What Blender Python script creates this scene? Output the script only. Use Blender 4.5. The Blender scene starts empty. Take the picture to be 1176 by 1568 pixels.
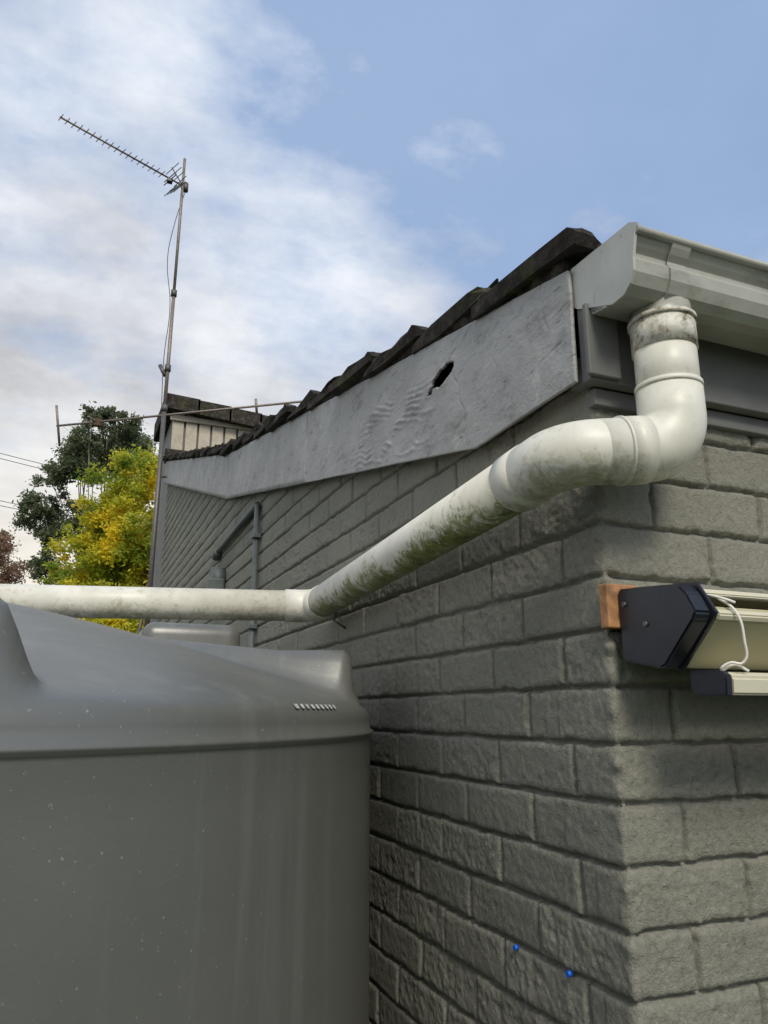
import bpy, bmesh, math, random
import numpy as np
from mathutils import Vector, Matrix
random.seed(4); rng=np.random.RandomState(7)
scene=bpy.context.scene
GZ=1.6   # camera height above ground; z values below are relative to eye level and get GZ added
# ---------- frame: X = along the gutter wall, Y = along the gable wall, house corner at origin
def L(x,y,z):   # yaw-rotated frame used when measuring the site from the viewpoint
    X=(x-.325)*.9265+(y-1.10)*.376; Y=-(x-.325)*.376+(y-1.10)*.9265
    return Vector((X,Y,z+GZ))
# ---------- helpers
def empty(name,loc=(0,0,0)):
    e=bpy.data.objects.new(name,None); scene.collection.objects.link(e); e.location=loc; e.empty_display_size=.1
    return e
def mesh_obj(name,verts,faces,mat,parent=None,smooth=False):
    m=bpy.data.meshes.new(name); m.from_pydata([tuple(v) for v in verts],[],faces); m.update()
    o=bpy.data.objects.new(name,m); scene.collection.objects.link(o)
    if mat: m.materials.append(mat)
    if smooth: m.polygons.foreach_set('use_smooth',[True]*len(m.polygons))
    if parent: o.parent=parent
    return o
def big_mesh(name,co,quads,mat,parent=None,smooth=True):
    m=bpy.data.meshes.new(name)
    m.vertices.add(len(co)); m.vertices.foreach_set('co',np.asarray(co,dtype=np.float32).ravel())
    n=len(quads); m.loops.add(n*4); m.loops.foreach_set('vertex_index',np.asarray(quads,dtype=np.int32).ravel())
    m.polygons.add(n); m.polygons.foreach_set('loop_start',np.arange(0,n*4,4,dtype=np.int32))
    m.update(calc_edges=True); m.validate()
    if smooth: m.polygons.foreach_set('use_smooth',np.ones(len(m.polygons),dtype=bool))
    o=bpy.data.objects.new(name,m); scene.collection.objects.link(o); m.materials.append(mat)
    if parent: o.parent=parent
    return o
def box(name,x0,x1,y0,y1,z0,z1,mat,parent=None,bev=.003,seg=2):
    bm=bmesh.new(); bmesh.ops.create_cube(bm,size=1)
    for v in bm.verts:
        v.co=Vector(((x0+x1)/2+v.co.x*(x1-x0),(y0+y1)/2+v.co.y*(y1-y0),(z0+z1)/2+v.co.z*(z1-z0)))
    if bev: bmesh.ops.bevel(bm,geom=bm.edges[:],offset=bev,segments=seg,affect='EDGES',profile=.5)
    m=bpy.data.meshes.new(name); bm.to_mesh(m); bm.free(); m.materials.append(mat)
    o=bpy.data.objects.new(name,m); scene.collection.objects.link(o)
    if parent:o.parent=parent
    return o
def tube(name,pts,r,mat,parent=None,seg=24,caps=True,radii=None):
    pts=[Vector(p) for p in pts]; n=len(pts); V=[];F=[]
    up=None
    for i,p in enumerate(pts):
        t=(pts[min(i+1,n-1)]-pts[max(i-1,0)]).normalized()
        if up is None:
            up=t.orthogonal().normalized()
        else:
            up=(up-t*up.dot(t)).normalized()
        bi=t.cross(up); rr=radii[i] if radii else r
        for k in range(seg):
            a=2*math.pi*k/seg; V.append(p+(up*math.cos(a)+bi*math.sin(a))*rr)
    for i in range(n-1):
        for k in range(seg):
            F.append((i*seg+k,i*seg+(k+1)%seg,(i+1)*seg+(k+1)%seg,(i+1)*seg+k))
    if caps:
        F.append(tuple(range(seg-1,-1,-1))); F.append(tuple((n-1)*seg+k for k in range(seg)))
    o=mesh_obj(name,V,F,mat,parent,True)
    if caps:
        o.data.polygons[-1].use_smooth=False; o.data.polygons[-2].use_smooth=False
    return o
def fillet(pts,rad,n=10):
    pts=[Vector(p) for p in pts]; out=[pts[0]]
    for i in range(1,len(pts)-1):
        a=(pts[i-1]-pts[i]).normalized(); b=(pts[i+1]-pts[i]).normalized()
        ang=a.angle(b); d=rad/math.tan(ang/2)
        p0=pts[i]+a*d; p1=pts[i]+b*d
        c=pts[i]+(a+b).normalized()*(rad/math.sin(ang/2))
        v0=p0-c; v1=p1-c; tot=v0.angle(v1)
        for k in range(n+1):
            t=k/n; s0=math.sin((1-t)*tot)/math.sin(tot); s1=math.sin(t*tot)/math.sin(tot)
            out.append(c+v0*s0+v1*s1)
    out.append(pts[-1]); return out
def vnoise(u,v,scale,seed):
    r=np.random.RandomState(seed); T=r.rand(257,257)
    U=np.asarray(u)/scale+1000; V=np.asarray(v)/scale+1000
    iu=np.floor(U).astype(int); iv=np.floor(V).astype(int); fu=U-iu; fv=V-iv
    fu=fu*fu*(3-2*fu); fv=fv*fv*(3-2*fv); iu%=256; iv%=256
    return (T[iu,iv]*(1-fu)+T[iu+1,iv]*fu)*(1-fv)+(T[iu,iv+1]*(1-fu)+T[iu+1,iv+1]*fu)*fv-.5
def sstep(x,a,b):
    t=np.clip((x-a)/(b-a),0,1); return t*t*(3-2*t)
# ---------- materials
class NT:
    def __init__(s,name):
        s.m=bpy.data.materials.new(name); s.m.use_nodes=True; s.t=s.m.node_tree; s.n=s.t.nodes; s.l=s.t.links
        s.b=s.n['Principled BSDF']; s.tc=s.n.new('ShaderNodeTexCoord')
    def noise(s,scale,detail=4,rough=.6,vec=None,stretch=None,dist=0):
        n=s.n.new('ShaderNodeTexNoise'); n.inputs['Scale'].default_value=scale; n.inputs['Detail'].default_value=detail
        n.inputs['Roughness'].default_value=rough; n.inputs['Distortion'].default_value=dist
        src=vec or s.tc.outputs['Object']
        if stretch:
            mp=s.n.new('ShaderNodeMapping'); mp.inputs['Scale'].default_value=stretch; s.l.new(src,mp.inputs[0]); src=mp.outputs[0]
        s.l.new(src,n.inputs['Vector']); return n.outputs['Fac']
    def ramp(s,fac,stops):
        r=s.n.new('ShaderNodeValToRGB'); e=r.color_ramp.elements
        while len(e)<len(stops): e.new(.5)
        for i,(p,c) in enumerate(stops):
            e[i].position=p; e[i].color=(*c,1) if len(c)==3 else c
        s.l.new(fac,r.inputs[0]); return r.outputs[0]
    def mix(s,fac,a,b,mode='MIX'):
        m=s.n.new('ShaderNodeMix'); m.data_type='RGBA'; m.blend_type=mode
        for idx,v in ((0,fac),(6,a),(7,b)):
            if hasattr(v,'links') : s.l.new(v,m.inputs[idx])
            elif idx==0: m.inputs[0].default_value=v
            else: m.inputs[idx].default_value=(*v,1)
        return m.outputs[2]
    def math(s,op,a,b=None):
        m=s.n.new('ShaderNodeMath'); m.operation=op
        for i,v in enumerate((a,b)):
            if v is None: continue
            if hasattr(v,'links'): s.l.new(v,m.inputs[i])
            else: m.inputs[i].default_value=v
        return m.outputs[0]
    def bump(s,h,strength=.3,dist=.005,prev=None):
        b=s.n.new('ShaderNodeBump'); b.inputs['Strength'].default_value=strength; b.inputs['Distance'].default_value=dist
        s.l.new(h,b.inputs['Height'])
        if prev: s.l.new(prev,b.inputs['Normal'])
        s.l.new(b.outputs[0],s.b.inputs['Normal']); return b.outputs[0]
    def fin(s,col,rough=.6,spec=.5,metal=0):
        if hasattr(col,'links'): s.l.new(col,s.b.inputs['Base Color'])
        else: s.b.inputs['Base Color'].default_value=(*col,1)
        if hasattr(rough,'links'): s.l.new(rough,s.b.inputs['Roughness'])
        else: s.b.inputs['Roughness'].default_value=rough
        s.b.inputs['Specular IOR Level'].default_value=spec; s.b.inputs['Metallic'].default_value=metal
        return s.m
    def dirty_down(s):
        g=s.n.new('ShaderNodeNewGeometry'); sp=s.n.new('ShaderNodeSeparateXYZ'); s.l.new(g.outputs['Normal'],sp.inputs[0])
        return s.math('MULTIPLY',sp.outputs[2],-1.0)
def m_simple(name,col,rough=.6,var=.25,scale=20,spec=.5,metal=0,bump=.1):
    t=NT(name); n=t.noise(scale); a=tuple(c*(1-var) for c in col); b=tuple(min(1,c*(1+var)) for c in col)
    c=t.ramp(n,[(.3,a),(.7,b)])
    if bump: t.bump(t.noise(scale*6),bump,.002)
    return t.fin(c,rough,spec,metal)
# painted brick
t=NT('painted_brick'); n1=t.noise(3,3); n2=t.noise(70,5,.7)
c=t.ramp(n1,[(.3,(.228,.226,.188)),(.7,(.280,.276,.232))])
c=t.mix(t.ramp(n2,[(.33,(.5,)*3),(.46,(0,)*3)]),c,(.125,.122,.103))
w=t.noise(320,3,.6); w2=t.noise(110,5,.75,dist=.8)
p=t.bump(w2,.85,.0055); t.bump(w,.65,.0028,p)
M_BRICK=t.fin(c,.8,.18)
# fascia paint
t=NT('weathered_grey_paint'); c=t.ramp(t.noise(5,5),[(.3,(.31,.31,.305)),(.7,(.42,.42,.415))])
c=t.mix(t.ramp(t.noise(9,7,.75,stretch=(1,1,2.5)),[(.53,(0,)*3),(.68,(.7,)*3)]),c,(.16,.16,.15))
c=t.mix(t.ramp(t.noise(26,5,.75,stretch=(1,.5,3)),[(.60,(0,)*3),(.65,(.65,)*3)]),c,(.12,.115,.10))
c=t.mix(t.ramp(t.noise(15,5,.7),[(.60,(0,)*3),(.66,(.5,)*3)]),c,(.52,.52,.51))
blist=t.ramp(t.noise(40,5,.7,dist=1.0),[(.48,(0,)*3),(.56,(1,)*3)])
p=t.bump(t.noise(18,7,.7,stretch=(1,1,2)),.5,.007); p=t.bump(blist,.45,.0018,p); t.bump(t.noise(160,4,.6),.5,.002,p)
M_FASCIA=t.fin(c,.6,.35)
t=NT('dark_grey_paint'); c=t.ramp(t.noise(8,6),[(.3,(.12,.122,.118)),(.7,(.175,.176,.168))]); t.bump(t.noise(60,5),.3,.003)
M_TRIM=t.fin(c,.6,.35)
# tiles
t=NT('weathered_roof_tile'); c=t.ramp(t.noise(22,7,.72),[(.3,(.020,.017,.015)),(.52,(.048,.041,.036)),(.68,(.11,.10,.08)),(.8,(.20,.19,.15))])
c=t.mix(t.ramp(t.noise(14,5,.7),[(.54,(0,)*3),(.62,(.7,)*3)]),c,(.07,.078,.028))
p=t.bump(t.noise(25,7,.7),1.0,.018); t.bump(t.noise(140,4,.7),.7,.005,p)
M_TILE=t.fin(c,.9,.2)
# pvc
def pvc(name,lo,hi,wd,am,xx,ro=.42):
    t=NT(name); base=t.ramp(t.noise(14,5),[(.3,(.62,.605,.52)),(.7,(.76,.745,.67))])
    dd=t.dirty_down()
    g1=t.noise(44,6,.80,dist=1.2); g2=t.noise(5,3,.6)
    m1=t.math('MULTIPLY',t.math('ADD',t.math('MULTIPLY',dd,wd),t.math('MULTIPLY',g1,1.05)),t.math('ADD',g2,.43))
    mask=t.ramp(m1,[(lo,(0,)*3),(hi,(am,)*3)])
    c=t.mix(mask,base,t.ramp(t.noise(26,4),[(.38,(.09,.115,.012)),(.52,(.20,.22,.04)),(.68,(.32,.30,.19))]))
    c=t.mix(t.math('MULTIPLY',t.ramp(t.noise(60,5,.7),[(.52,(0,)*3),(.62,(.5,)*3)]),t.ramp(t.noise(10,3),[(.45,(0,)*3),(.6,(1,)*3)])),c,xx)
    t.bump(t.noise(60,4),.14,.002)
    return t.fin(c,ro,.45)
M_PVC=pvc('pvc_pipe_light_stains',.56,.80,.24,.65,(.45,.40,.29))
M_PVCM=pvc('pvc_pipe_mossy',.50,.64,.24,.95,(.36,.35,.20),.5)
t=NT('dirty_pvc_socket'); c=t.ramp(t.noise(50,6,.75),[(.36,(.16,.13,.09)),(.44,(.46,.43,.36)),(.56,(.68,.66,.59))]); t.bump(t.noise(90,5),.4,.003)
M_PVC2=t.fin(c,.5,.4)
# gutter
t=NT('painted_steel_gutter'); c=t.ramp(t.noise(6,6,.7),[(.3,(.34,.34,.30)),(.7,(.45,.45,.405))])
c=t.mix(t.ramp(t.noise(14,7,.75,stretch=(.5,1,1)),[(.50,(0,)*3),(.70,(.7,)*3)]),c,(.16,.15,.115))
t.bump(t.noise(50,4),.10,.002); M_GUT=t.fin(c,.35,.5)
t=NT('gutter_end_cap'); c=t.ramp(t.noise(12,5),[(.3,(.38,.39,.36)),(.7,(.48,.49,.455))])
c=t.mix(t.ramp(t.noise(40,6,.8),[(.60,(0,)*3),(.66,(.6,)*3)]),c,(.20,.19,.15)); t.bump(t.noise(30,4),.12,.002)
M_GUTCAP=t.fin(c,.4,.4)
# tank
t=NT('grey_polyethylene'); c=t.ramp(t.noise(3,5),[(.3,(.105,.108,.097)),(.7,(.126,.128,.116))])
st=t.noise(16,4,.6,stretch=(1,1,.06)); c=t.mix(t.ramp(st,[(.53,(0,)*3),(.76,(.42,)*3)]),c,(.20,.205,.19))
sc=t.noise(160,3,.5); c=t.mix(t.ramp(sc,[(.70,(0,)*3),(.74,(.5,)*3)]),c,(.36,.37,.36))
sm=t.noise(7,7,.75,stretch=(1,1,.4)); c=t.mix(t.ramp(sm,[(.60,(0,)*3),(.70,(.35,)*3)]),c,(.22,.22,.20))
t.bump(t.noise(120,5,.6),.14,.002)
M_TANK=t.fin(c,t.math('ADD',t.math('MULTIPLY',t.noise(5),.25),.25),.9)
M_SCUFF=m_simple('chalk_scuff',(.42,.43,.42),.8,.3,80)
M_BLACK=m_simple('black_plastic',(.012,.014,.022),.4,.3,30,bump=.05)
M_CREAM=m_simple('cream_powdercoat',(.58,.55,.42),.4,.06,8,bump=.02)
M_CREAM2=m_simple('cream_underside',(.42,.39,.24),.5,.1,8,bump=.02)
M_DARK=m_simple('dark_cavity',(.008,.007,.006),.95,.4,40,spec=.1)  # near-black for the painted shade in the hole, and for the sarking
M_RUST=m_simple('rotten_wood',(.10,.055,.035),.9,.5,90,bump=.6)
M_WOOD=m_simple('timber_block',(.34,.17,.075),.75,.45,45,bump=.4)
M_CABLE=m_simple('white_cord',(.75,.73,.66),.5,.08,20,bump=0)
M_ALU=m_simple('weathered_galvanised',(.24,.20,.17),.5,.3,30,metal=.3)
M_ALUD=m_simple('dark_aluminium',(.13,.12,.12),.5,.2,30,metal=.4)
M_COND=m_simple('painted_conduit',(.09,.108,.108),.55,.2,20)
M_BLUE=m_simple('blue_wall_plug',(.01,.12,.65),.4,.1,20,bump=0)
M_CLAD=m_simple('beige_cladding',(.46,.41,.33),.7,.15,12)
M_BARK=m_simple('bark',(.16,.13,.10),.9,.4,14,bump=.5)
M_BARK2=m_simple('pale_bark',(.22,.20,.18),.8,.3,8,bump=.3)
def leafmat(name,a,b,c2,tr_=.35):
    t=NT(name); col=t.ramp(t.noise(.9,4,.65),[(.36,a),(.48,b),(.60,c2)])
    m=t.fin(col,.6,.3)
    tr=t.n.new('ShaderNodeBsdfTranslucent'); t.l.new(col,tr.inputs[0]); mx=t.n.new('ShaderNodeMixShader'); mx.inputs[0].default_value=tr_
    out=t.n['Material Output']; t.l.new(t.b.outputs[0],mx.inputs[1]); t.l.new(tr.outputs[0],mx.inputs[2]); t.l.new(mx.outputs[0],out.inputs[0])
    return m
M_LEAFY=leafmat('yellow_green_leaves',(.20,.30,.04),(.48,.50,.05),(.85,.68,.04),.5)
M_LEAFE=leafmat('gum_leaves',(.09,.12,.06),(.14,.17,.09),(.20,.23,.13),.5)
M_LEAFR=leafmat('russet_leaves',(.17,.14,.08),(.30,.17,.12),(.32,.25,.13),.45)
t=NT('grass_ground'); c=t.ramp(t.noise(2,6,.7),[(.3,(.035,.05,.018)),(.6,(.06,.08,.03)),(.8,(.11,.095,.06))]); t.bump(t.noise(30,6),.8,.03)
M_GRASS=t.fin(c,.9,.2)

# ================= HOUSE =================
house=empty('brick_house')
CH=.0805; Z0=.038+GZ; BL=.225; EAVE=.496+GZ
SK=3.04; SE=6.78
def zbot(s):
    s=np.asarray(s,dtype=float)
    return np.where(s<.313,.498,np.where(s<SK,.498+.2277*(s-.313),1.119+.31*(s-SK)))+GZ
def ztop(s):
    s=np.asarray(s,dtype=float)
    return np.where(s<SK,.697+.223*s,1.375+.305*(s-SK))+GZ
def keys(a,b):
    out=[]; k=math.floor(a/(BL/2))
    while k*(BL/2)<b:
        base=k*(BL/2)-.0045
        for d in (-.009,-.0045,0,.0045,.009,.03,.056,.083):
            x=base+d
            if a<x<b: out.append(x)
        k+=1
    return out
NEARA=2.2; NEARB=.60; GS=.0030
cols=[-v for v in keys(NEARB,6.0)]+list(np.arange(-NEARB,1.0,GS))+list(np.arange(1.0,NEARA,.0045))+keys(NEARA,SE)
cols=np.array(sorted(set(cols)))
rows=[]
lowlim=GZ-.80; upl=GZ+.72
kk=math.floor((0-Z0)/CH)
while Z0+kk*CH<GZ+2.6:
    for d in (-.008,-.0040,-.002,0.0,.002,.0040,.008,.04):
        z=Z0+kk*CH+d
        if (z>.0 and z<lowlim) or (z>upl): rows.append(z)
    kk+=1
rows+=list(np.arange(lowlim,upl,GS)); rows=np.array(sorted(rows))
T,Z=np.meshgrid(cols,rows,indexing='ij')
inner=(np.abs(T)<NEARA)&(Z<upl)&(Z>lowlim)
wob=(.0018*vnoise(T,Z,.05,11)*2+.0012*vnoise(T,Z,.012,12)*2)*np.where(inner,1,.35)
Zw=Z+wob
kc=np.floor((Zw-Z0)/CH).astype(int); fv=(Zw-Z0)-kc*CH
par=kc%2
off=np.where(T>0,np.where(par==0,BL/2-.0045,BL-.0045),np.where(par==0,BL-.0045,BL/2-.0045))
row_j=(np.random.RandomState(3).rand(400)-.5)[kc%400]*.022
row_j=np.where(np.abs(T)<NEARA,row_j,0)
U=np.abs(T)+wob*1.2-off-row_j
kb=np.floor(U/BL).astype(int); fu=U-kb*BL
nojoint=(np.abs(T)<off*.6)
dj_u=np.minimum(fu,BL-fu); dj_u=np.where(nojoint,.1,dj_u)
dj_v=np.minimum(fv,CH-fv)
hw=.0044+.0012*vnoise(T,Z,.03,71)*np.where(inner,2,0)
def edgef(d):
    return sstep(d,hw*.5,hw*1.0)*.86+.14*sstep(d,hw,hw*2.6)
face=np.minimum(edgef(dj_u),edgef(dj_v))
bid=(kc*131+kb*17+np.where(T>0,5,0))%997
r1=np.random.RandomState(5).rand(997); r2=np.random.RandomState(6).rand(997)-.5; r3=np.random.RandomState(8).rand(997)-.5
roff=np.where(nojoint,0,(r1[bid]-.5)*.0040+r2[bid]*(fv/CH-.5)*.005+r3[bid]*(fu/BL-.5)*.005)
ragged=vnoise(T,Z,.022,22)
smooth_b=np.where(r2[bid]>0.05,.45,1.0)   # some bricks are smoother than others
rough=((.0009*vnoise(T,Z,.035,21)+.0010*vnoise(T,Z,.014,24)+.0012*vnoise(T,Z,.007,23))*2 - .0022*sstep(ragged,.24,.42))*smooth_b
rough=np.where(inner,rough,rough*.3)
DEP=.0125
h=face*(DEP+roff+rough)+(1-face)*(.0012*vnoise(T,Z,.015,31)*2)
h=h-DEP
rc=.006
a=T
q=rc*math.pi/4
onA=a>q; onB=a<-q
th=np.clip(a/q,-1,1)*math.pi/4
nx=np.where(onA,-1,np.where(onB,0,-np.sin(math.pi/4+th)))
ny=np.where(onA,0,np.where(onB,-1,-np.cos(math.pi/4+th)))
px=np.where(onA,0,np.where(onB,-(a+q)+rc,rc+nx*rc)); py=np.where(onA,(a-q)+rc,np.where(onB,0,rc+ny*rc))
near_c=sstep(.016-np.abs(T),0,.016)
chip=.004*near_c*(vnoise(T*0,Z,.018,41)*2-.3)
h=np.where(np.abs(T)<.014,np.maximum(h,-.0065),h)
X=px+nx*(h+chip); Y=py+ny*(h+chip)
co=np.stack([X,Y,Z],-1).reshape(-1,3)
nc,nr=len(cols),len(rows)
idx=np.arange(nc*nr).reshape(nc,nr)
q4=np.stack([idx[:-1,:-1],idx[:-1,1:],idx[1:,1:],idx[1:,:-1]],-1)
cT=T[:-1,:-1]; cZ=Z[:-1,:-1]
keep=np.where(cT<0,cZ<EAVE+.02,cZ<zbot(np.clip(cT,0,99))+.06)
q4=q4[keep]
walls=big_mesh('walls',co,q4,M_BRICK,house)
prof=[(.03,0),(SE-.0,0),(SE,float(zbot(SE))+.14),(SK,float(zbot(SK))+.14),(.33,EAVE+.12),(.03,EAVE+.06)]
V=[];F=[]
for b in (.03,6.0):
    for s,z in prof: V.append((b,s,z))
n=len(prof); F=[tuple(range(n)),tuple(range(2*n-1,n-1,-1))]+[(i,i+n,(i+1)%n+n,(i+1)%n) for i in range(n)]
mesh_obj('wall_core',V,F,M_BRICK,house)
# ---- barge board
HS,HZ=.436,.700
def barge(name,s0,s1,ds,nv,hole=False):
    S=np.arange(s0,s1+ds*.5,ds); 
    S,Vv=np.meshgrid(S,np.linspace(0,1,nv),indexing='ij')
    zb=zbot(S); zt=ztop(S); Zz=zb+(zt-zb)*Vv; zr=Zz-GZ
    d=.0030*vnoise(S,Zz,.14,51)*2+.0008*vnoise(S,Zz,.03,52)*2
    if hole:
        lx=S-.66; lz=zr-(.660+.17*(S-.62))
        w=np.exp(-(lx/.30)**4)*sstep(lz,-.085,-.05)*(1-sstep(lz,.05,.11))*sstep(S,.36,.48)
        ph=(zr-(.05+.55*sstep(S,.45,.9))*(S-.45)*.50+.045*vnoise(S,Zz,.16,53)+.018*vnoise(S,Zz,.06,55)+.005*vnoise(S,Zz,.02,61))*math.pi/.0185
        fold=(1-np.abs(np.sin(ph)))**1.7
        amp=.0060*np.clip(vnoise(S*.40,Zz,.030,54)*2.6+.38,0,1.3)
        d+=w*(fold*amp-.0006)
        for (sa,za,sb,zb_,dep) in ((.395,.71,.36,.61,.0024),(.36,.61,.345,.56,.002),(.30,.80,.27,.70,.002),(.42,.72,.30,.76,.002),(.20,.72,.12,.69,.002),(.07,.76,.05,.62,.002),(.02,.58,.12,.56,.0025),(.17,.78,.15,.70,.002),(.24,.66,.20,.60,.0015)):
            tt=np.clip(((S-sa)*(sb-sa)+(zr-za)*(zb_-za))/((sb-sa)**2+(zb_-za)**2),0,1)
            dist=np.hypot(S-sa-tt*(sb-sa)+.012*vnoise(S,Zz,.03,60),zr-za-tt*(zb_-za))
            d-=dep*np.exp(-(dist/.0022)**2)
        d+=.004*np.exp(-((S-HS)**2+(zr-HZ+.01)**2)/.05**2)
        hd=np.hypot((S-HS)/.060,(zr-HZ+.12*(S-HS))/.0180)+.30*vnoise(S,Zz,.016,57)*2
        d+=np.where((hd<1.4),.003*(1.4-hd),0)
    co=np.stack([-.032-d,S,Zz],-1).reshape(-1,3); a,b=S.shape; idx=np.arange(a*b).reshape(a,b)
    q=np.stack([idx[:-1,:-1],idx[:-1,1:],idx[1:,1:],idx[1:,:-1]],-1)
    if hole:
        q=q[~(hd[:-1,:-1]<1)]
    q=q.reshape(-1,4)[:,::-1]
    o=big_mesh(name,co,q,M_FASCIA,house)
    md=o.modifiers.new('thick','SOLIDIFY'); md.thickness=.006; md.offset=0; md.use_rim=True
    return o
barge('barge_board',-.012,1.50,.0030,92,True)
barge('barge_board_upper',1.503,SK,.02,14)
barge('barge_board_far',SK+.004,SE,.03,12)
box('hole_shade_sheet',-.006,-.002,.25,.65,.60+GZ,.84+GZ,M_DARK,house,0)  # added dark sheet, stands in for the shade inside the hole
for i in range(8):
    an=random.uniform(1.5,4.6); s=HS-.056*math.cos(an); z=HZ+.016*math.sin(an)-.12*(s-HS)
    v=[Vector((-.040-random.uniform(0,.004),s+random.uniform(-.006,.006),z+GZ+random.uniform(-.005,.005))) for _ in range(4)]
    mesh_obj('torn_chip',v,[(0,1,2),(0,2,3),(0,3,1)],M_RUST,house)
S=np.arange(-.0,SE,.012); V=[];F=[]
for i,s in enumerate(S):
    zt=float(ztop(s)); top=zt+.040
    o=-.028-.008*random.random()
    V+= [(o,s,zt+.001),(o-.002+.004*random.random(),s,top),(.10,s,top),(.10,s,zt+.001)]
    if i: 
        a=(i-1)*4; b=i*4
        F+=[(a,a+1,b+1,b),(a+1,a+2,b+2,b+1),(a+3,a,b,b+3)]
F.append((0,3,2,1)); mesh_obj('verge_bedding',V,F,M_TILE,house,True)
# ---- tiles
def tile_course(s0,z0,slope,width=6.0,pitch=.29,b0=-.058,jit=0):
    bs=list(np.arange(b0,1.6,.02))+list(np.arange(1.6,width,.05))
    L0=pitch+.05; th=.032; V=[];F=[]
    rise=(slope*pitch-.036)/pitch
    sag=random.uniform(-.005,.005)
    for bi_,b in enumerate(bs):
        ph=(b-b0)%.30; wv=.014*math.cos(ph/.30*4*math.pi) if b>b0+.05 else .010
        e=.005*(random.random()-.5)
        prof_=[(0.006,-th),(-.004,-th*.5),(0.002,-.006),(.014,.001),(.05,.004),(.10,rise*.10),(.16,rise*.16+sag),(.22,rise*.22),(L0,rise*L0),(L0,rise*L0-th*.8),(L0*.6,rise*L0*.6-th),(L0*.3,rise*L0*.3-th)]
        for (ds,dz) in prof_:
            rag=.014*(random.random()-.5) if bi_==0 else .004*(random.random()-.5)
            V.append((b+rag,s0+ds+jit+e,z0+dz+wv+GZ+.007*(random.random()-.5)))
    n=12
    for i in range(len(bs)-1):
        for k in range(n):
            a=i*n+k; a2=i*n+(k+1)%n; F.append((a,a2,a2+n,a+n))
    F.append(tuple(range(n-1,-1,-1)))
    return V,F
AV=[];AF=[]
def addt(V,F):
    o=len(AV); AV.extend(V); AF.extend([tuple(i+o for i in f) for f in F])
n1=11
for i in range(n1):
    s0=-.055+.29*i; addt(*tile_course(s0,.742+.0648*i+random.uniform(-.003,.003),.2225,b0=-.054+random.uniform(-.012,.012),jit=random.uniform(-.014,.014)))
s_=-.055+.29*n1; z_=.742+.0648*n1+.01
while s_<SE-.1:
    addt(*tile_course(s_,z_,.305,b0=-.056+random.uniform(-.006,.006))); s_+=.29; z_+=.29*.305
mesh_obj('roof_tiles',AV,AF,M_TILE,house)
V=[];F=[]
for b in (.10,6.0):
    for s in (-.0,SK,SE): V.append((b,s,float(ztop(s))+.03))
mesh_obj('roof_sarking',V,[(0,1,4,3),(1,2,5,4)],M_DARK,house)
tube('ridge_capping',[(-.05,SE+.0,float(ztop(SE))+.06),(6,SE,float(ztop(SE))+.06)],.08,M_TILE,house,12)
# ---- raised clerestory
cz0=float(ztop(SE))-.1
cl_s=6.95; b0,b1=.02,1.15
nb=8
for i in range(nb):
    x0=b0+(b1-b0)*i/nb; x1=b0+(b1-b0)*(i+1)/nb-.022
    box('cladding_board',x0,x1,cl_s,cl_s+.028,cz0,3.16+GZ-.06*i/nb,M_CLAD,house,.004)
box('clerestory_body',b0+.01,b1,cl_s+.03,cl_s+1.2,0,3.15+GZ,M_TRIM,house,0)
box('clerestory_batten',b0-.03,b1+.05,cl_s-.03,cl_s-.002,3.04+GZ,3.10+GZ,M_CLAD,house,.004)
for i in range(4):
    x0=b0-.1+i*.34
    z=3.30+GZ-.03*i
    mesh_obj('clerestory_tile',[(x0,cl_s-.12,z-.16),(x0+.36,cl_s-.12,z-.19),(x0+.36,cl_s-.12,z-.02),(x0,cl_s-.12,z+.0),
        (x0,cl_s+1.2,z+.12),(x0+.36,cl_s+1.2,z+.10),(x0,cl_s+1.2,z-.1),(x0+.36,cl_s+1.2,z-.1)],
        [(0,1,2,3),(3,2,5,4),(0,3,4,6),(1,7,5,2),(0,6,7,1),(4,5,7,6)],M_TILE,house)
# ---- eave
box('eave_fascia',-.022,6.0,-.034,-.012,EAVE-.0,GZ+.65,M_TRIM,house,.002)
box('eave_soffit_board',-.020,6.0,-.011,.02,EAVE+.003,EAVE+.02,M_TRIM,house,0)
box('eave_corner_trim',-.030,.030,-.044,-.035,EAVE+.004,GZ+.62,M_TRIM,house,.002)
box('eave_lower_trim',-.0,6.0,-.013,.005,EAVE-.030,EAVE-.002,M_TRIM,house,.002)
# ---- gutter
GD=-.017
pr=[(.036,.715),(.036,.628),(.045,.618),(.100,.608),(.122,.609),(.136,.619),(.145,.636),(.147,.654),(.141,.662),(.141,.669),(.148,.677),(.154,.686),(.158,.694)]
pr=[(o,z+GD) for o,z in pr]
inn=[(o-.0015 if i>3 else o+.0015,z+.0015) for i,(o,z) in enumerate(pr)]
ring=pr+inn[::-1]
def extr(name,ring,x0,x1,mat,nx=2,smooth=False,off=0.0,wav=0):
    V=[];F=[];n=len(ring)
    for i in range(nx):
        x=x0+(x1-x0)*i/(nx-1)
        wz=wav*math.sin(x*7.0+1.3)*math.sin(x*2.3) 
        for o,z in ring: V.append((x,-(o+off+wz),z+GZ+wz*.6))
    for i in range(nx-1):
        for k in range(n):
            F.append((i*n+k,i*n+(k+1)%n,(i+1)*n+(k+1)%n,(i+1)*n+k))
    F.append(tuple(range(n-1,-1,-1))); F.append(tuple((nx-1)*n+k for k in range(n)))
    return mesh_obj(name,V,F,mat,house,smooth)
extr('gutter',ring,-.018,6.0,M_GUT,120,wav=.0012)
tube('gutter_bead',[(-.022,-.158,.695+GD+GZ),(6.0,-.158,.695+GD+GZ)],.0065,M_GUT,house,12)
cap=[(.008,.718),(.008,.648),(.018,.640),(.098,.605),(.124,.606),(.140,.617),(.149,.634),(.150,.655),(.158,.690),(.163,.703),(.148,.712)]
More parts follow.
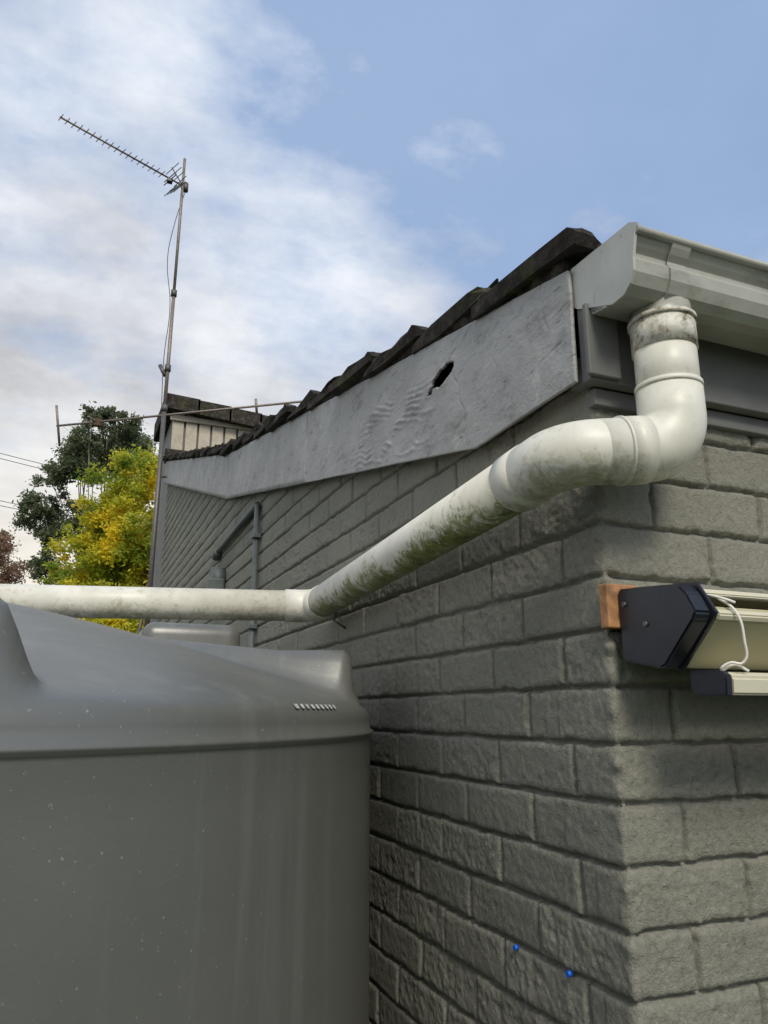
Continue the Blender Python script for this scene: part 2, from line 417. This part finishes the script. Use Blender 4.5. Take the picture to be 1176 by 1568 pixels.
cap=[(o,z+GD) for o,z in cap]
extr('gutter_end_cap',cap,-.024,-.019,M_GUTCAP)
pr2=[(o+.0035,z-.0025) for o,z in pr[2:]]+[(.157,.690+GD),(.142,.662+GD),(.136,.640+GD),(.096,.614+GD),(.046,.622+GD)]
extr('gutter_joiner',pr2,.045,.080,M_GUT)
# ---- conduit etc
tube('wall_conduit',[(-.018,2.33,.0+.05),(-.018,2.33,.905+GZ)],.013,M_COND,house,12)
tube('wall_branch_pipe',[(-.018,2.33,.905+GZ),(-.018,3.34,.885+GZ)],.016,M_COND,house,12)
tube('wall_branch_end',[(-.018,3.30,.885+GZ),(-.018,3.38,.865+GZ)],.026,M_COND,house,12)
for z in (.35,.75,.0): box('conduit_clip',-.036,-.001,2.305,2.355,z+GZ,z+GZ+.018,M_COND,house,.002)
tube('wall_vent',[(-.002,3.2,.70+GZ),(-.07,3.2,.70+GZ)],.07,M_COND,house,20)
box('wall_vent_hood',-.09,-.004,3.12,3.28,.60+GZ,.70+GZ,M_COND,house,.01)
for (s,z) in ((.285,-.368),(.140,-.366)):
    tube('wall_plug',[(-.0,s,z+GZ),(-.007,s,z+GZ)],.0042,M_BLUE,house,12)

# ================= RAINWATER PIPE =================
dp=empty('rainwater_downpipe')
Vt=L(.426,1.038,.578); E1=L(.426,1.038,.374); E2=L(.258,1.016,.359); J=L(-.207,2.25,.310); END=L(-1.32,2.02,.300)
tube('outlet_spout',[Vt+Vector((0,0,.022)),Vt-Vector((0,0,.02))],.0440,M_GUT,dp,40)
tube('vertical_pipe',[Vt-Vector((0,0,.03)),E1+Vector((0,0,.07))],.0455,M_PVC,dp,48)
tube('outlet_socket',[Vt,Vt-Vector((0,0,.050))],.0478,M_PVC2,dp,48)
tube('outlet_ring',[Vt+Vector((0,0,.001)),Vt-Vector((0,0,.006))],.0505,M_PVC2,dp,48)
tube('lower_elbow',fillet([E1+Vector((0,0,.095)),E1,E1+(E2-E1)*.70],.052,16),.0480,M_PVC,dp,48)
tube('elbow_collar',[E1+Vector((0,0,.098)),E1+Vector((0,0,.090))],.0489,M_PVC,dp,48)
d12=(E2-E1).normalized(); d2J=(J-E2).normalized()
tube('side_elbow',fillet([E1+d12*.06,E2,E2+d2J*.12],.060,16),.0475,M_PVC,dp,48)
tube('side_elbow_collar',[E1+d12*.050,E1+d12*.084],.0500,M_PVC,dp,48)
tube('side_elbow_lip',[E1+d12*.084,E1+d12*.088],.0510,M_PVC,dp,48)
tube('side_socket',[E2+d2J*.085,E2+d2J*.135],.0487,M_PVC,dp,48)
tube('sloping_pipe',[E2+d2J*.08,E2+(J-E2)*.5,J-d2J*.02],.0460,M_PVCM,dp,48)
dJE=(END-J).normalized()
tube('bend',fillet([J-d2J*.09,J,J+dJE*.09],.05,10),.0488,M_PVC,dp,40)
tube('tank_run',[J+dJE*.06,END],.0455,M_PVC,dp,40)
tube('inlet_bend',fillet([END-dJE*.05,END,END-Vector((0,0,.10))],.045,8),.0495,M_PVC,dp,40)
hk=J+Vector((.04,-.12,0))
tube('pipe_hanger',[(-.002,hk.y,hk.z+.06),(hk.x-.02,hk.y,hk.z-.055),(-.004,hk.y,hk.z-.075)],.004,M_ALUD,dp,8)

# ================= WATER TANK =================
tank=empty('water_tank')
TC=L(-1.18,1.68,0); TR=1.15
TC.z=0
yaw=math.radians(-22.09)
SZ=GZ-.037
prof=[(TR*.99,0.0),(TR,.03)]+[(TR,z) for z in np.linspace(.1,SZ-.014,20)]+[(TR+.001,SZ-.009),(TR+.0070,SZ-.004),(TR+.0075,SZ+.001),(TR-.000,SZ+.005),(TR-.0015,SZ+.022),(TR-.003,SZ+.034),(TR-.010,SZ+.046),(TR-.022,SZ+.054),(TR-.040,SZ+.062),(TR-.060,SZ+.069)]
zs=SZ+.069
rs=np.linspace(TR-.075,0.02,44)
for r in rs:
    x=r/(TR-.060); prof.append((r,zs+.252*(1-x**1.45)))
nseg=540; V=[];F=[]
def ribw(ang):
    best=0
    for k,cdeg in enumerate((4,64,124,184,244,306)):
        c=math.radians(cdeg); d=abs((ang-c+math.pi)%(2*math.pi)-math.pi)
        best=max(best,1-float(sstep(d,math.radians(6.0),math.radians(9.5))))
    return best
for k in range(nseg):
    ang=2*math.pi*k/nseg; w=ribw(ang)
    for i,(r,z) in enumerate(prof):
        rr=r;zz=z
        if z>SZ+.02 :
            rout=TR-.045
            tgt=GZ+.132+.10*max(0,(TR-.2-r))
            if r<=rout+.02:
                e=float(sstep(rout+.02-r,0,.045)); lift=max(0,tgt-z)*e*w
                zz=z+lift
                if r>rout-.05: rr=r+ .018*w*e
        a=ang+yaw
        V.append((TC.x+rr*math.cos(a),TC.y+rr*math.sin(a),zz))
m=len(prof)
for k in range(nseg):
    k2=(k+1)%nseg
    for i in range(m-1): F.append((k*m+i,k2*m+i,k2*m+i+1,k*m+i+1))
F.append(tuple(k*m+m-1 for k in range(nseg)))
mesh_obj('tank_body',V,F,M_TANK,tank,True)
pc=L(-.545,2.10,0)
o=box('inlet_platform',pc.x-.13,pc.x+.13,pc.y-.12,pc.y+.12,GZ+.02,GZ+.232,M_TANK,tank,.035,5)
o.data.polygons.foreach_set('use_smooth',[True]*len(o.data.polygons))
for i in range(9):
    ang=math.radians(-24+i*.9)+yaw; r=TR-.010
    p=Vector((TC.x+r*math.cos(ang),TC.y+r*math.sin(ang),SZ+.047))
    tn=Vector((-math.sin(ang),math.cos(ang),0)); ra=Vector((math.cos(ang),math.sin(ang),0))
    V=[]
    for (u,v) in ((-1,-.9),(.2,-1.1),(.9,-.6),(1,.9),(.1,.6),(-.7,1)):
        V.append(p+tn*u*.006*(.6+.5*random.random())+ra*(-.0035*v)+Vector((0,0,.0038*v+.0014)) +ra*.0016)
    mesh_obj('embossed_mark',V,[(0,1,2,3,4,5)],M_SCUFF,tank)

# ================= CLOTHESLINE =================
cl=empty('retractable_clothesline')
def prism(name,poly,x0,x1,mat,bev=.003):
    bm=bmesh.new(); vs=[bm.verts.new((x0,-o,z+GZ)) for o,z in poly]; f=bm.faces.new(vs)
    r=bmesh.ops.extrude_face_region(bm,geom=[f]); 
    for v in r['geom']:
        if isinstance(v,bmesh.types.BMVert): v.co.x=x1
    bmesh.ops.recalc_face_normals(bm,faces=bm.faces[:])
    if bev: bmesh.ops.bevel(bm,geom=bm.edges[:],offset=bev,segments=2,affect='EDGES')
    m=bpy.data.meshes.new(name); bm.to_mesh(m); bm.free(); m.materials.append(mat)
    o=bpy.data.objects.new(name,m); scene.collection.objects.link(o); o.parent=cl; return o
box('timber_block',-.012,.045,-.020,-.001,.118+GZ,.182+GZ,M_WOOD,cl,.002)
prism('end_cap',[(.021,.174),(.140,.163),(.152,.150),(.166,.124),(.160,.114),(.104,.060),(.094,.057),(.021,.072)],.006,.034,M_BLACK,.003)
prism('end_cap_rim',[(.021,.178),(.144,.167),(.172,.124),(.104,.055),(.021,.068)],.034,.040,M_BLACK,.001)
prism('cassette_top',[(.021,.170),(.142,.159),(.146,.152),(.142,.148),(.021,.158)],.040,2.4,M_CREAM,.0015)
prism('cassette_back',[(.021,.157),(.032,.157),(.032,.066),(.021,.066)],.040,2.4,M_BLACK,.001)  # coloured black to stand in for shade in the open gap
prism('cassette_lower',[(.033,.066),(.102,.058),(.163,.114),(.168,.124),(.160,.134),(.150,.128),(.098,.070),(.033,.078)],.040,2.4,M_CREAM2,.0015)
prism('cassette_lip',[(.150,.124),(.166,.114),(.171,.122),(.165,.130),(.152,.131)],.0405,2.4,M_CREAM,.002)
prism('front_bar',[(.112,.054),(.160,.050),(.168,.044),(.166,.022),(.118,.024),(.111,.030)],.052,2.4,M_CREAM,.003)
prism('front_bar_cap',[(.110,.056),(.162,.052),(.170,.045),(.168,.020),(.117,.022),(.109,.029)],.040,.052,M_BLACK,.002)
for x_ in (.35,1.2,2.2): box('wall_bracket',x_,x_+.04,-.0205,-.001,.07+GZ,.16+GZ,M_BLACK,cl,.002)
def cord(pts,r=.0018):
    cu=bpy.data.curves.new('cord','CURVE'); cu.dimensions='3D'; sp=cu.splines.new('BEZIER'); sp.bezier_points.add(len(pts)-1)
    for bp,p in zip(sp.bezier_points,pts):
        bp.co=p; bp.handle_left_type=bp.handle_right_type='AUTO'
    cu.bevel_depth=r; cu.materials.append(M_CABLE); o=bpy.data.objects.new('cord',cu); scene.collection.objects.link(o); o.parent=cl
cord([(.055,-.152,.148+GZ),(.066,-.172,.128+GZ),(.072,-.176,.09+GZ),(.072,-.170,.062+GZ),(.060,-.160,.062+GZ),(.055,-.150,.054+GZ),(.070,-.158,.060+GZ),(.085,-.165,.052+GZ)])
cord([(.050,-.148,.150+GZ),(.058,-.168,.142+GZ),(.068,-.172,.138+GZ)])
for (o_,z_) in ((.035,.150),(.075,.118)):
    tube('cap_screw',[(.0065,-o_,z_+GZ),(.003,-o_,z_+GZ)],.0035,M_ALUD,cl,12)

# ================= ANTENNA =================
an=empty('tv_antenna')
P=L
px0,py0=-2.262,7.2
tube('mast_lower',[P(px0,py0,.2-GZ*0),P(px0,py0,3.05)],.024,M_ALUD,an,12)
tube('mast_mid',[P(px0,py0,2.9),P(px0,py0,4.35)],.019,M_ALU,an,12)
tube('mast_top',[P(px0,py0,4.3),P(px0,py0,6.08)],.016,M_ALU,an,12)
for z in (3.0,3.45,4.33): tube('mast_clamp',[P(px0,py0,z),P(px0,py0,z+.07)],.032,M_ALUD,an,12)
box('mast_bracket_upper',-.16,.0,6.55,6.60,.52+GZ,.56+GZ,M_ALUD,an,.002)
tube('mast_arm_low',[P(px0-.12,py0,.55),P(px0+.16,py0,.55)],.014,M_ALUD,an,8)
tube('mast_stay',[P(px0-.15,py0,.1),P(px0+.0,py0,1.3)],.016,M_ALUD,an,8)
tube('wall_arm',[P(px0,py0,2.3),P(px0+.12,py0+.02,2.3)],.014,M_ALUD,an,8)
tube('coax_insulator',[P(px0-.02,py0,3.40),P(px0-.085,py0,3.52)],.022,M_ALUD,an,8)
A=P(px0+.02,py0+.05,5.74); B=P(-3.23,6.21,5.74)
tube('boom',[A,B],.010,M_ALU,an,8)
bd=(B-A).normalized(); pd=Vector((-bd.y,bd.x,0)); Lb=(B-A).length
tube('boom_clamp',[A-Vector((0,0,.05)),A+Vector((0,0,.05))],.030,M_ALUD,an,10)
for i in range(18):
    c_=A+bd*(.30+(Lb-.31)*i/17); hl=.068-.0007*i
    tube('director',[c_-pd*hl,c_+pd*hl],.0042,M_ALU,an,6)
dpc=A+bd*.20
tube('dipole',fillet([dpc-pd*.12+Vector((0,0,.02)),dpc+pd*.12+Vector((0,0,.02)),dpc+pd*.12-Vector((0,0,.02)),dpc-pd*.12-Vector((0,0,.02))],.015,4),.006,M_ALUD,an,6)
box('balun',dpc.x-.03,dpc.x+.03,dpc.y-.03,dpc.y+.03,dpc.z-.05,dpc.z-.01,M_BLACK,an,.004)
for sg in (1,-1):
    for k in range(1,5):
        c_=A+bd*(.04+.035*k)+Vector((0,0,sg*.036*k)); 
        tube('reflector_rod',[c_-pd*.13,c_+pd*.13],.0045,M_ALUD,an,6)
    tube('reflector_arm',[A+bd*.04,A+bd*.19+Vector((0,0,sg*.155))],.006,M_ALUD,an,6)
A2=P(-3.49,7.50,2.96);B2=P(-.72,6.83,2.96); bd=(B2-A2).normalized(); pd=Vector((-bd.y,bd.x,0))
tube('vhf_boom',[A2,B2],.012,M_ALU,an,8)
for f,hl in ((.005,.21),(.80,.07)):
    c_=A2+(B2-A2)*f; tube('vhf_element',[c_+pd*hl*.3+Vector((0,0,-hl)),c_-pd*hl*.3+Vector((0,0,hl))],.013,M_ALU,an,6)
c_=A2+(B2-A2)*.17
tube('vhf_element',[c_-pd*.16,c_+pd*.16],.009,M_ALU,an,6)
box('vhf_junction',c_.x-.045,c_.x+.045,c_.y-.03,c_.y+.03,c_.z-.05,c_.z+.03,M_RUST,an,.01)
pts=[A+Vector((0,0,-.05)),P(px0-.06,py0,5.2),P(px0-.10,py0,4.8),P(px0-.03,py0,4.2),P(px0-.05,py0,3.6),P(px0-.03,py0,3.0)]
cu=bpy.data.curves.new('coax','CURVE'); cu.dimensions='3D'; sp=cu.splines.new('BEZIER'); sp.bezier_points.add(len(pts)-1)
for bp,p in zip(sp.bezier_points,pts): bp.co=p; bp.handle_left_type=bp.handle_right_type='AUTO'
cu.bevel_depth=.004; cu.materials.append(M_BLACK); o=bpy.data.objects.new('coax',cu); scene.collection.objects.link(o); o.parent=an

# ================= TREES =================
def tree(name,base,height,clumps,leafm,barkm,leaf=.12,per=900,trunk_r=.18,droop=0,seed=1):
    R_=random.Random(seed); e=empty(name,(0,0,0)); nr_=np.random.RandomState(seed)
    base=Vector(base)
    top=base+Vector((0,0,height*.62))
    tube('trunk',[base,base+Vector((.1,.05,height*.3)),top],trunk_r,barkm,e,10,radii=[trunk_r,trunk_r*.75,trunk_r*.35])
    CO=[]
    tw=[]
    for ci,(c,r) in enumerate(clumps):
        c=Vector(c)
        st=base+Vector((.05,.02,height*R_.uniform(.3,.58)))
        mid=(st+c)/2+Vector((R_.uniform(-.3,.3),R_.uniform(-.3,.3),R_.uniform(-.1,.4)))
        tube('limb',[st,mid,c],.05,barkm,e,6,radii=[trunk_r*.28,trunk_r*.14,.012])
        nsub=max(6,int(15*r))
        for sidx in range(nsub):
            d=Vector((R_.gauss(0,1),R_.gauss(0,1),R_.gauss(0,.85))).normalized()*r*R_.uniform(.25,1.05)
            sc=c+d; sr=r*R_.uniform(.20,.48)
            tw.append((c,sc))
            n=int(per*sr*sr/.1)
            q=nr_.randn(n,3)*sr*.5
            q[:,2]*=.75
            p=q+np.array(sc)
            u=nr_.randn(n,3)*np.array([1,1,.7])-np.array([0,0,droop]); u/=np.linalg.norm(u,axis=1)[:,None]
            v=np.cross(u,nr_.randn(n,3)); v/=np.linalg.norm(v,axis=1)[:,None]
            l=(leaf*(.5+.8*nr_.rand(n)))[:,None]; w=l*.42
            CO.append(np.stack([p-u*l*.5,p+v*w*.5,p+u*l*.5,p-v*w*.5],1).reshape(-1,3))
    CO=np.concatenate(CO); big_mesh('foliage',CO,np.arange(len(CO)).reshape(-1,4),leafm,e,False)
    V=[];F=[]
    for a,b in tw:
        o=len(V); s=Vector((.012,0,0)); s2=Vector((0,.012,0))
        V+=[a-s,a+s,b,a-s2,a+s2]; F+=[(o,o+1,o+2),(o+3,o+4,o+2)]
    mesh_obj('twigs',V,F,barkm,e)
    return e
def ring_clumps(cx,cy,cz,rx,rz,n,r,seed):
    R_=random.Random(seed); out=[]
    for i in range(n):
        a=R_.uniform(0,6.28); h=-1+2*(i+.5)/n; k=math.sqrt(1-h*h*.8)
        out.append((L(cx+rx*k*math.cos(a)*R_.uniform(.4,1),cy+rx*k*math.sin(a)*R_.uniform(.4,1),cz+rz*h),r*R_.uniform(.7,1.25)))
    return out
def gl(x,y): 
    p=L(x,y,0); p.z=0; return p
cy=ring_clumps(-5.7,18.2,4.6,1.3,1.6,18,.72,3)+ring_clumps(-6.8,18,2.8,1.1,1.7,18,.68,8)+ring_clumps(-5.6,18,2.2,1.0,1.6,12,.72,18)
tree('yellow_green_tree',gl(-6.2,18.3),7.0,cy,M_LEAFY,M_BARK,.12,300,.16,seed=2)
ce=ring_clumps(-11.9,30,10.9,2.0,1.3,15,.80,5)+ring_clumps(-13.9,30,8.2,.7,1.8,7,.7,6)+ring_clumps(-13.4,30,4.6,1.1,1.3,7,.65,26)+ring_clumps(-11.2,30,7.5,1.3,1.5,6,.65,36)
tree('eucalyptus_tree',gl(-12.0,30),13,ce,M_LEAFE,M_BARK2,.17,200,.22,droop=.6,seed=9)
cr=ring_clumps(-12.9,24,4.2,.9,1.7,13,.65,15)
tree('russet_tree',gl(-12.9,24),6,cr,M_LEAFR,M_BARK,.13,220,.15,seed=12)
R_=random.Random(31); nr_=np.random.RandomState(5); CO=[]
for i in range(34):
    c_=np.array(L(-34+i*1.6+R_.uniform(-1,1),52+R_.uniform(-3,3),R_.uniform(.5,4.6))); r=R_.uniform(1.3,2.2); n=800
    q=nr_.randn(n,3); q/=np.linalg.norm(q,axis=1)[:,None]; q*=(r*nr_.rand(n)**.4)[:,None]; p=c_+q
    u=nr_.randn(n,3); u/=np.linalg.norm(u,axis=1)[:,None]; v=np.cross(u,nr_.randn(n,3)); v/=np.linalg.norm(v,axis=1)[:,None]
    CO.append(np.stack([p-u*.2,p+v*.09,p+u*.2,p-v*.09],1).reshape(-1,3))
CO=np.concatenate(CO); big_mesh('distant_trees',CO,np.arange(len(CO)).reshape(-1,4),M_LEAFE,None,False)
# power lines
pl=empty('power_line')
for p,nm in ((L(-35,25,0),'power_pole_near'),(L(-2.0,62,0),'power_pole_far')):
    tube(nm,[(p.x,p.y,0),(p.x,p.y,17.2)],.15,M_BARK,pl,10)
    tube(nm+'_crossarm',[(p.x-1,p.y+.9,16.6),(p.x+1,p.y-.9,16.6)],.06,M_BARK,pl,6)
for z,dx in ((15.1,0),(14.65,.6),(12.4,0),(12.0,.6)):
    a=L(-35+dx,25,z);b=L(-2+dx,62,z)
    tube('wire',[a+(b-a)*(i/14)-Vector((0,0,1.0*4*(i/14)*(1-i/14))) for i in range(15)],.020,M_ALUD,pl,5)
gv=[(-600,-600,0),(600,-600,0),(600,600,0),(-600,600,0)]
mesh_obj('ground',gv,[(0,1,2,3)],M_GRASS)

# ================= WORLD =================
w=bpy.data.worlds.new("World"); scene.world=w; w.use_nodes=True; nt=w.node_tree; N=nt.nodes; K=nt.links
bg=N['Background']; bg.inputs[1].default_value=.11
sky=N.new('ShaderNodeTexSky'); sky.sky_type='NISHITA'; sky.sun_disc=False
sd=Vector((-.10,-.70,.66)).normalized()
el=math.asin(sd.z); az=math.atan2(sd.x,sd.y)
sky.sun_elevation=el; sky.sun_rotation=az; sky.air_density=1.2; sky.dust_density=2.0
tc=N.new('ShaderNodeTexCoord'); sp=N.new('ShaderNodeSeparateXYZ'); K.new(tc.outputs['Generated'],sp.inputs[0])
def M(op,a,b=None,c=None):
    m=N.new('ShaderNodeMath'); m.operation=op
    for i,v in enumerate((a,b,c)):
        if v is None: continue
        if hasattr(v,'links'): K.new(v,m.inputs[i])
        else: m.inputs[i].default_value=v
    return m.outputs[0]
zz=M('MAXIMUM',M('ADD',sp.outputs[2],.22),.05)
cb=N.new('ShaderNodeCombineXYZ'); K.new(M('DIVIDE',sp.outputs[0],zz),cb.inputs[0]); K.new(M('DIVIDE',sp.outputs[1],zz),cb.inputs[1])
def WN(scale,detail,rough,loc=(0,0,0),sc=(1,1,1),dist=0):
    mp=N.new('ShaderNodeMapping'); mp.inputs['Location'].default_value=loc; mp.inputs['Scale'].default_value=sc; K.new(cb.outputs[0],mp.inputs[0])
    n=N.new('ShaderNodeTexNoise'); n.inputs['Scale'].default_value=scale; n.inputs['Detail'].default_value=detail; n.inputs['Roughness'].default_value=rough; n.inputs['Distortion'].default_value=dist
    K.new(mp.outputs[0],n.inputs[0]); return n.outputs[0]
def WR(f,stops):
    r=N.new('ShaderNodeValToRGB'); e=r.color_ramp.elements
    while len(e)<len(stops): e.new(.5)
    for i,(p,c) in enumerate(stops): e[i].position=p; e[i].color=(*c,1)
    K.new(f,r.inputs[0]); return r.outputs[0]
def WM(f,a,b,mode='MIX'):
    m=N.new('ShaderNodeMix'); m.data_type='RGBA'; m.blend_type=mode
    for idx,v in ((0,f),(6,a),(7,b)):
        if hasattr(v,'links'): K.new(v,m.inputs[idx])
        elif idx==0: m.inputs[0].default_value=v
        else: m.inputs[idx].default_value=(*v,1)
    return m.outputs[2]
cover=M('ADD',M('MULTIPLY',WN(1.1,5,.55,(3.1,1.7,0)),.52),M('MULTIPLY',WN(3.4,7,.60,(1,4,0),(1,1.3,1)),.48))
low=M('MULTIPLY',M('SUBTRACT',.62,sp.outputs[2]),.28)
left=M('MULTIPLY',sp.outputs[0],-.15)
cov=M('ADD',M('ADD',cover,low),left)
mask=WR(cov,[(.41,(.10,)*3),(.60,(1,1,1))])
shade=WR(WN(1.6,7,.58,(7,2,0)),[(.34,(4.2,4.4,4.9)),(.48,(6.6,6.9,7.5)),(.60,(8.6,8.9,9.4))])
blue=WM(.7,sky.outputs[0],(3.1,4.6,7.4))
c=WM(mask,blue,shade)
glow=M('MULTIPLY',M('POWER',M('MAXIMUM',M('SUBTRACT',1.0,M('ABSOLUTE',M('MULTIPLY',M('SUBTRACT',sp.outputs[2],.12),2.0))),0),2.0),M('POWER',M('MAXIMUM',sp.outputs[1],0),4.0))
c=WM(M('MINIMUM',M('MULTIPLY',glow,.85),1.0),c,(9.4,8.5,6.8))
K.new(c,bg.inputs[0])
sl=bpy.data.lights.new('sun','SUN'); sl.energy=2.5; sl.angle=math.radians(18); sl.color=(1,.93,.79)
so=bpy.data.objects.new('sun',sl); scene.collection.objects.link(so); so.rotation_euler=sd.to_track_quat('Z','Y').to_euler()
cam=bpy.data.cameras.new('camera'); co_=bpy.data.objects.new('camera',cam); scene.collection.objects.link(co_)
co_.location=L(0,0,0); co_.rotation_euler=(math.radians(105),0,math.radians(-22.09))
cam.sensor_fit='VERTICAL'; cam.sensor_height=36; cam.lens=26.4; cam.clip_end=2000; cam.clip_start=.02
scene.camera=co_
scene.view_settings.view_transform='Standard'; scene.view_settings.look='None'; scene.view_settings.exposure=0
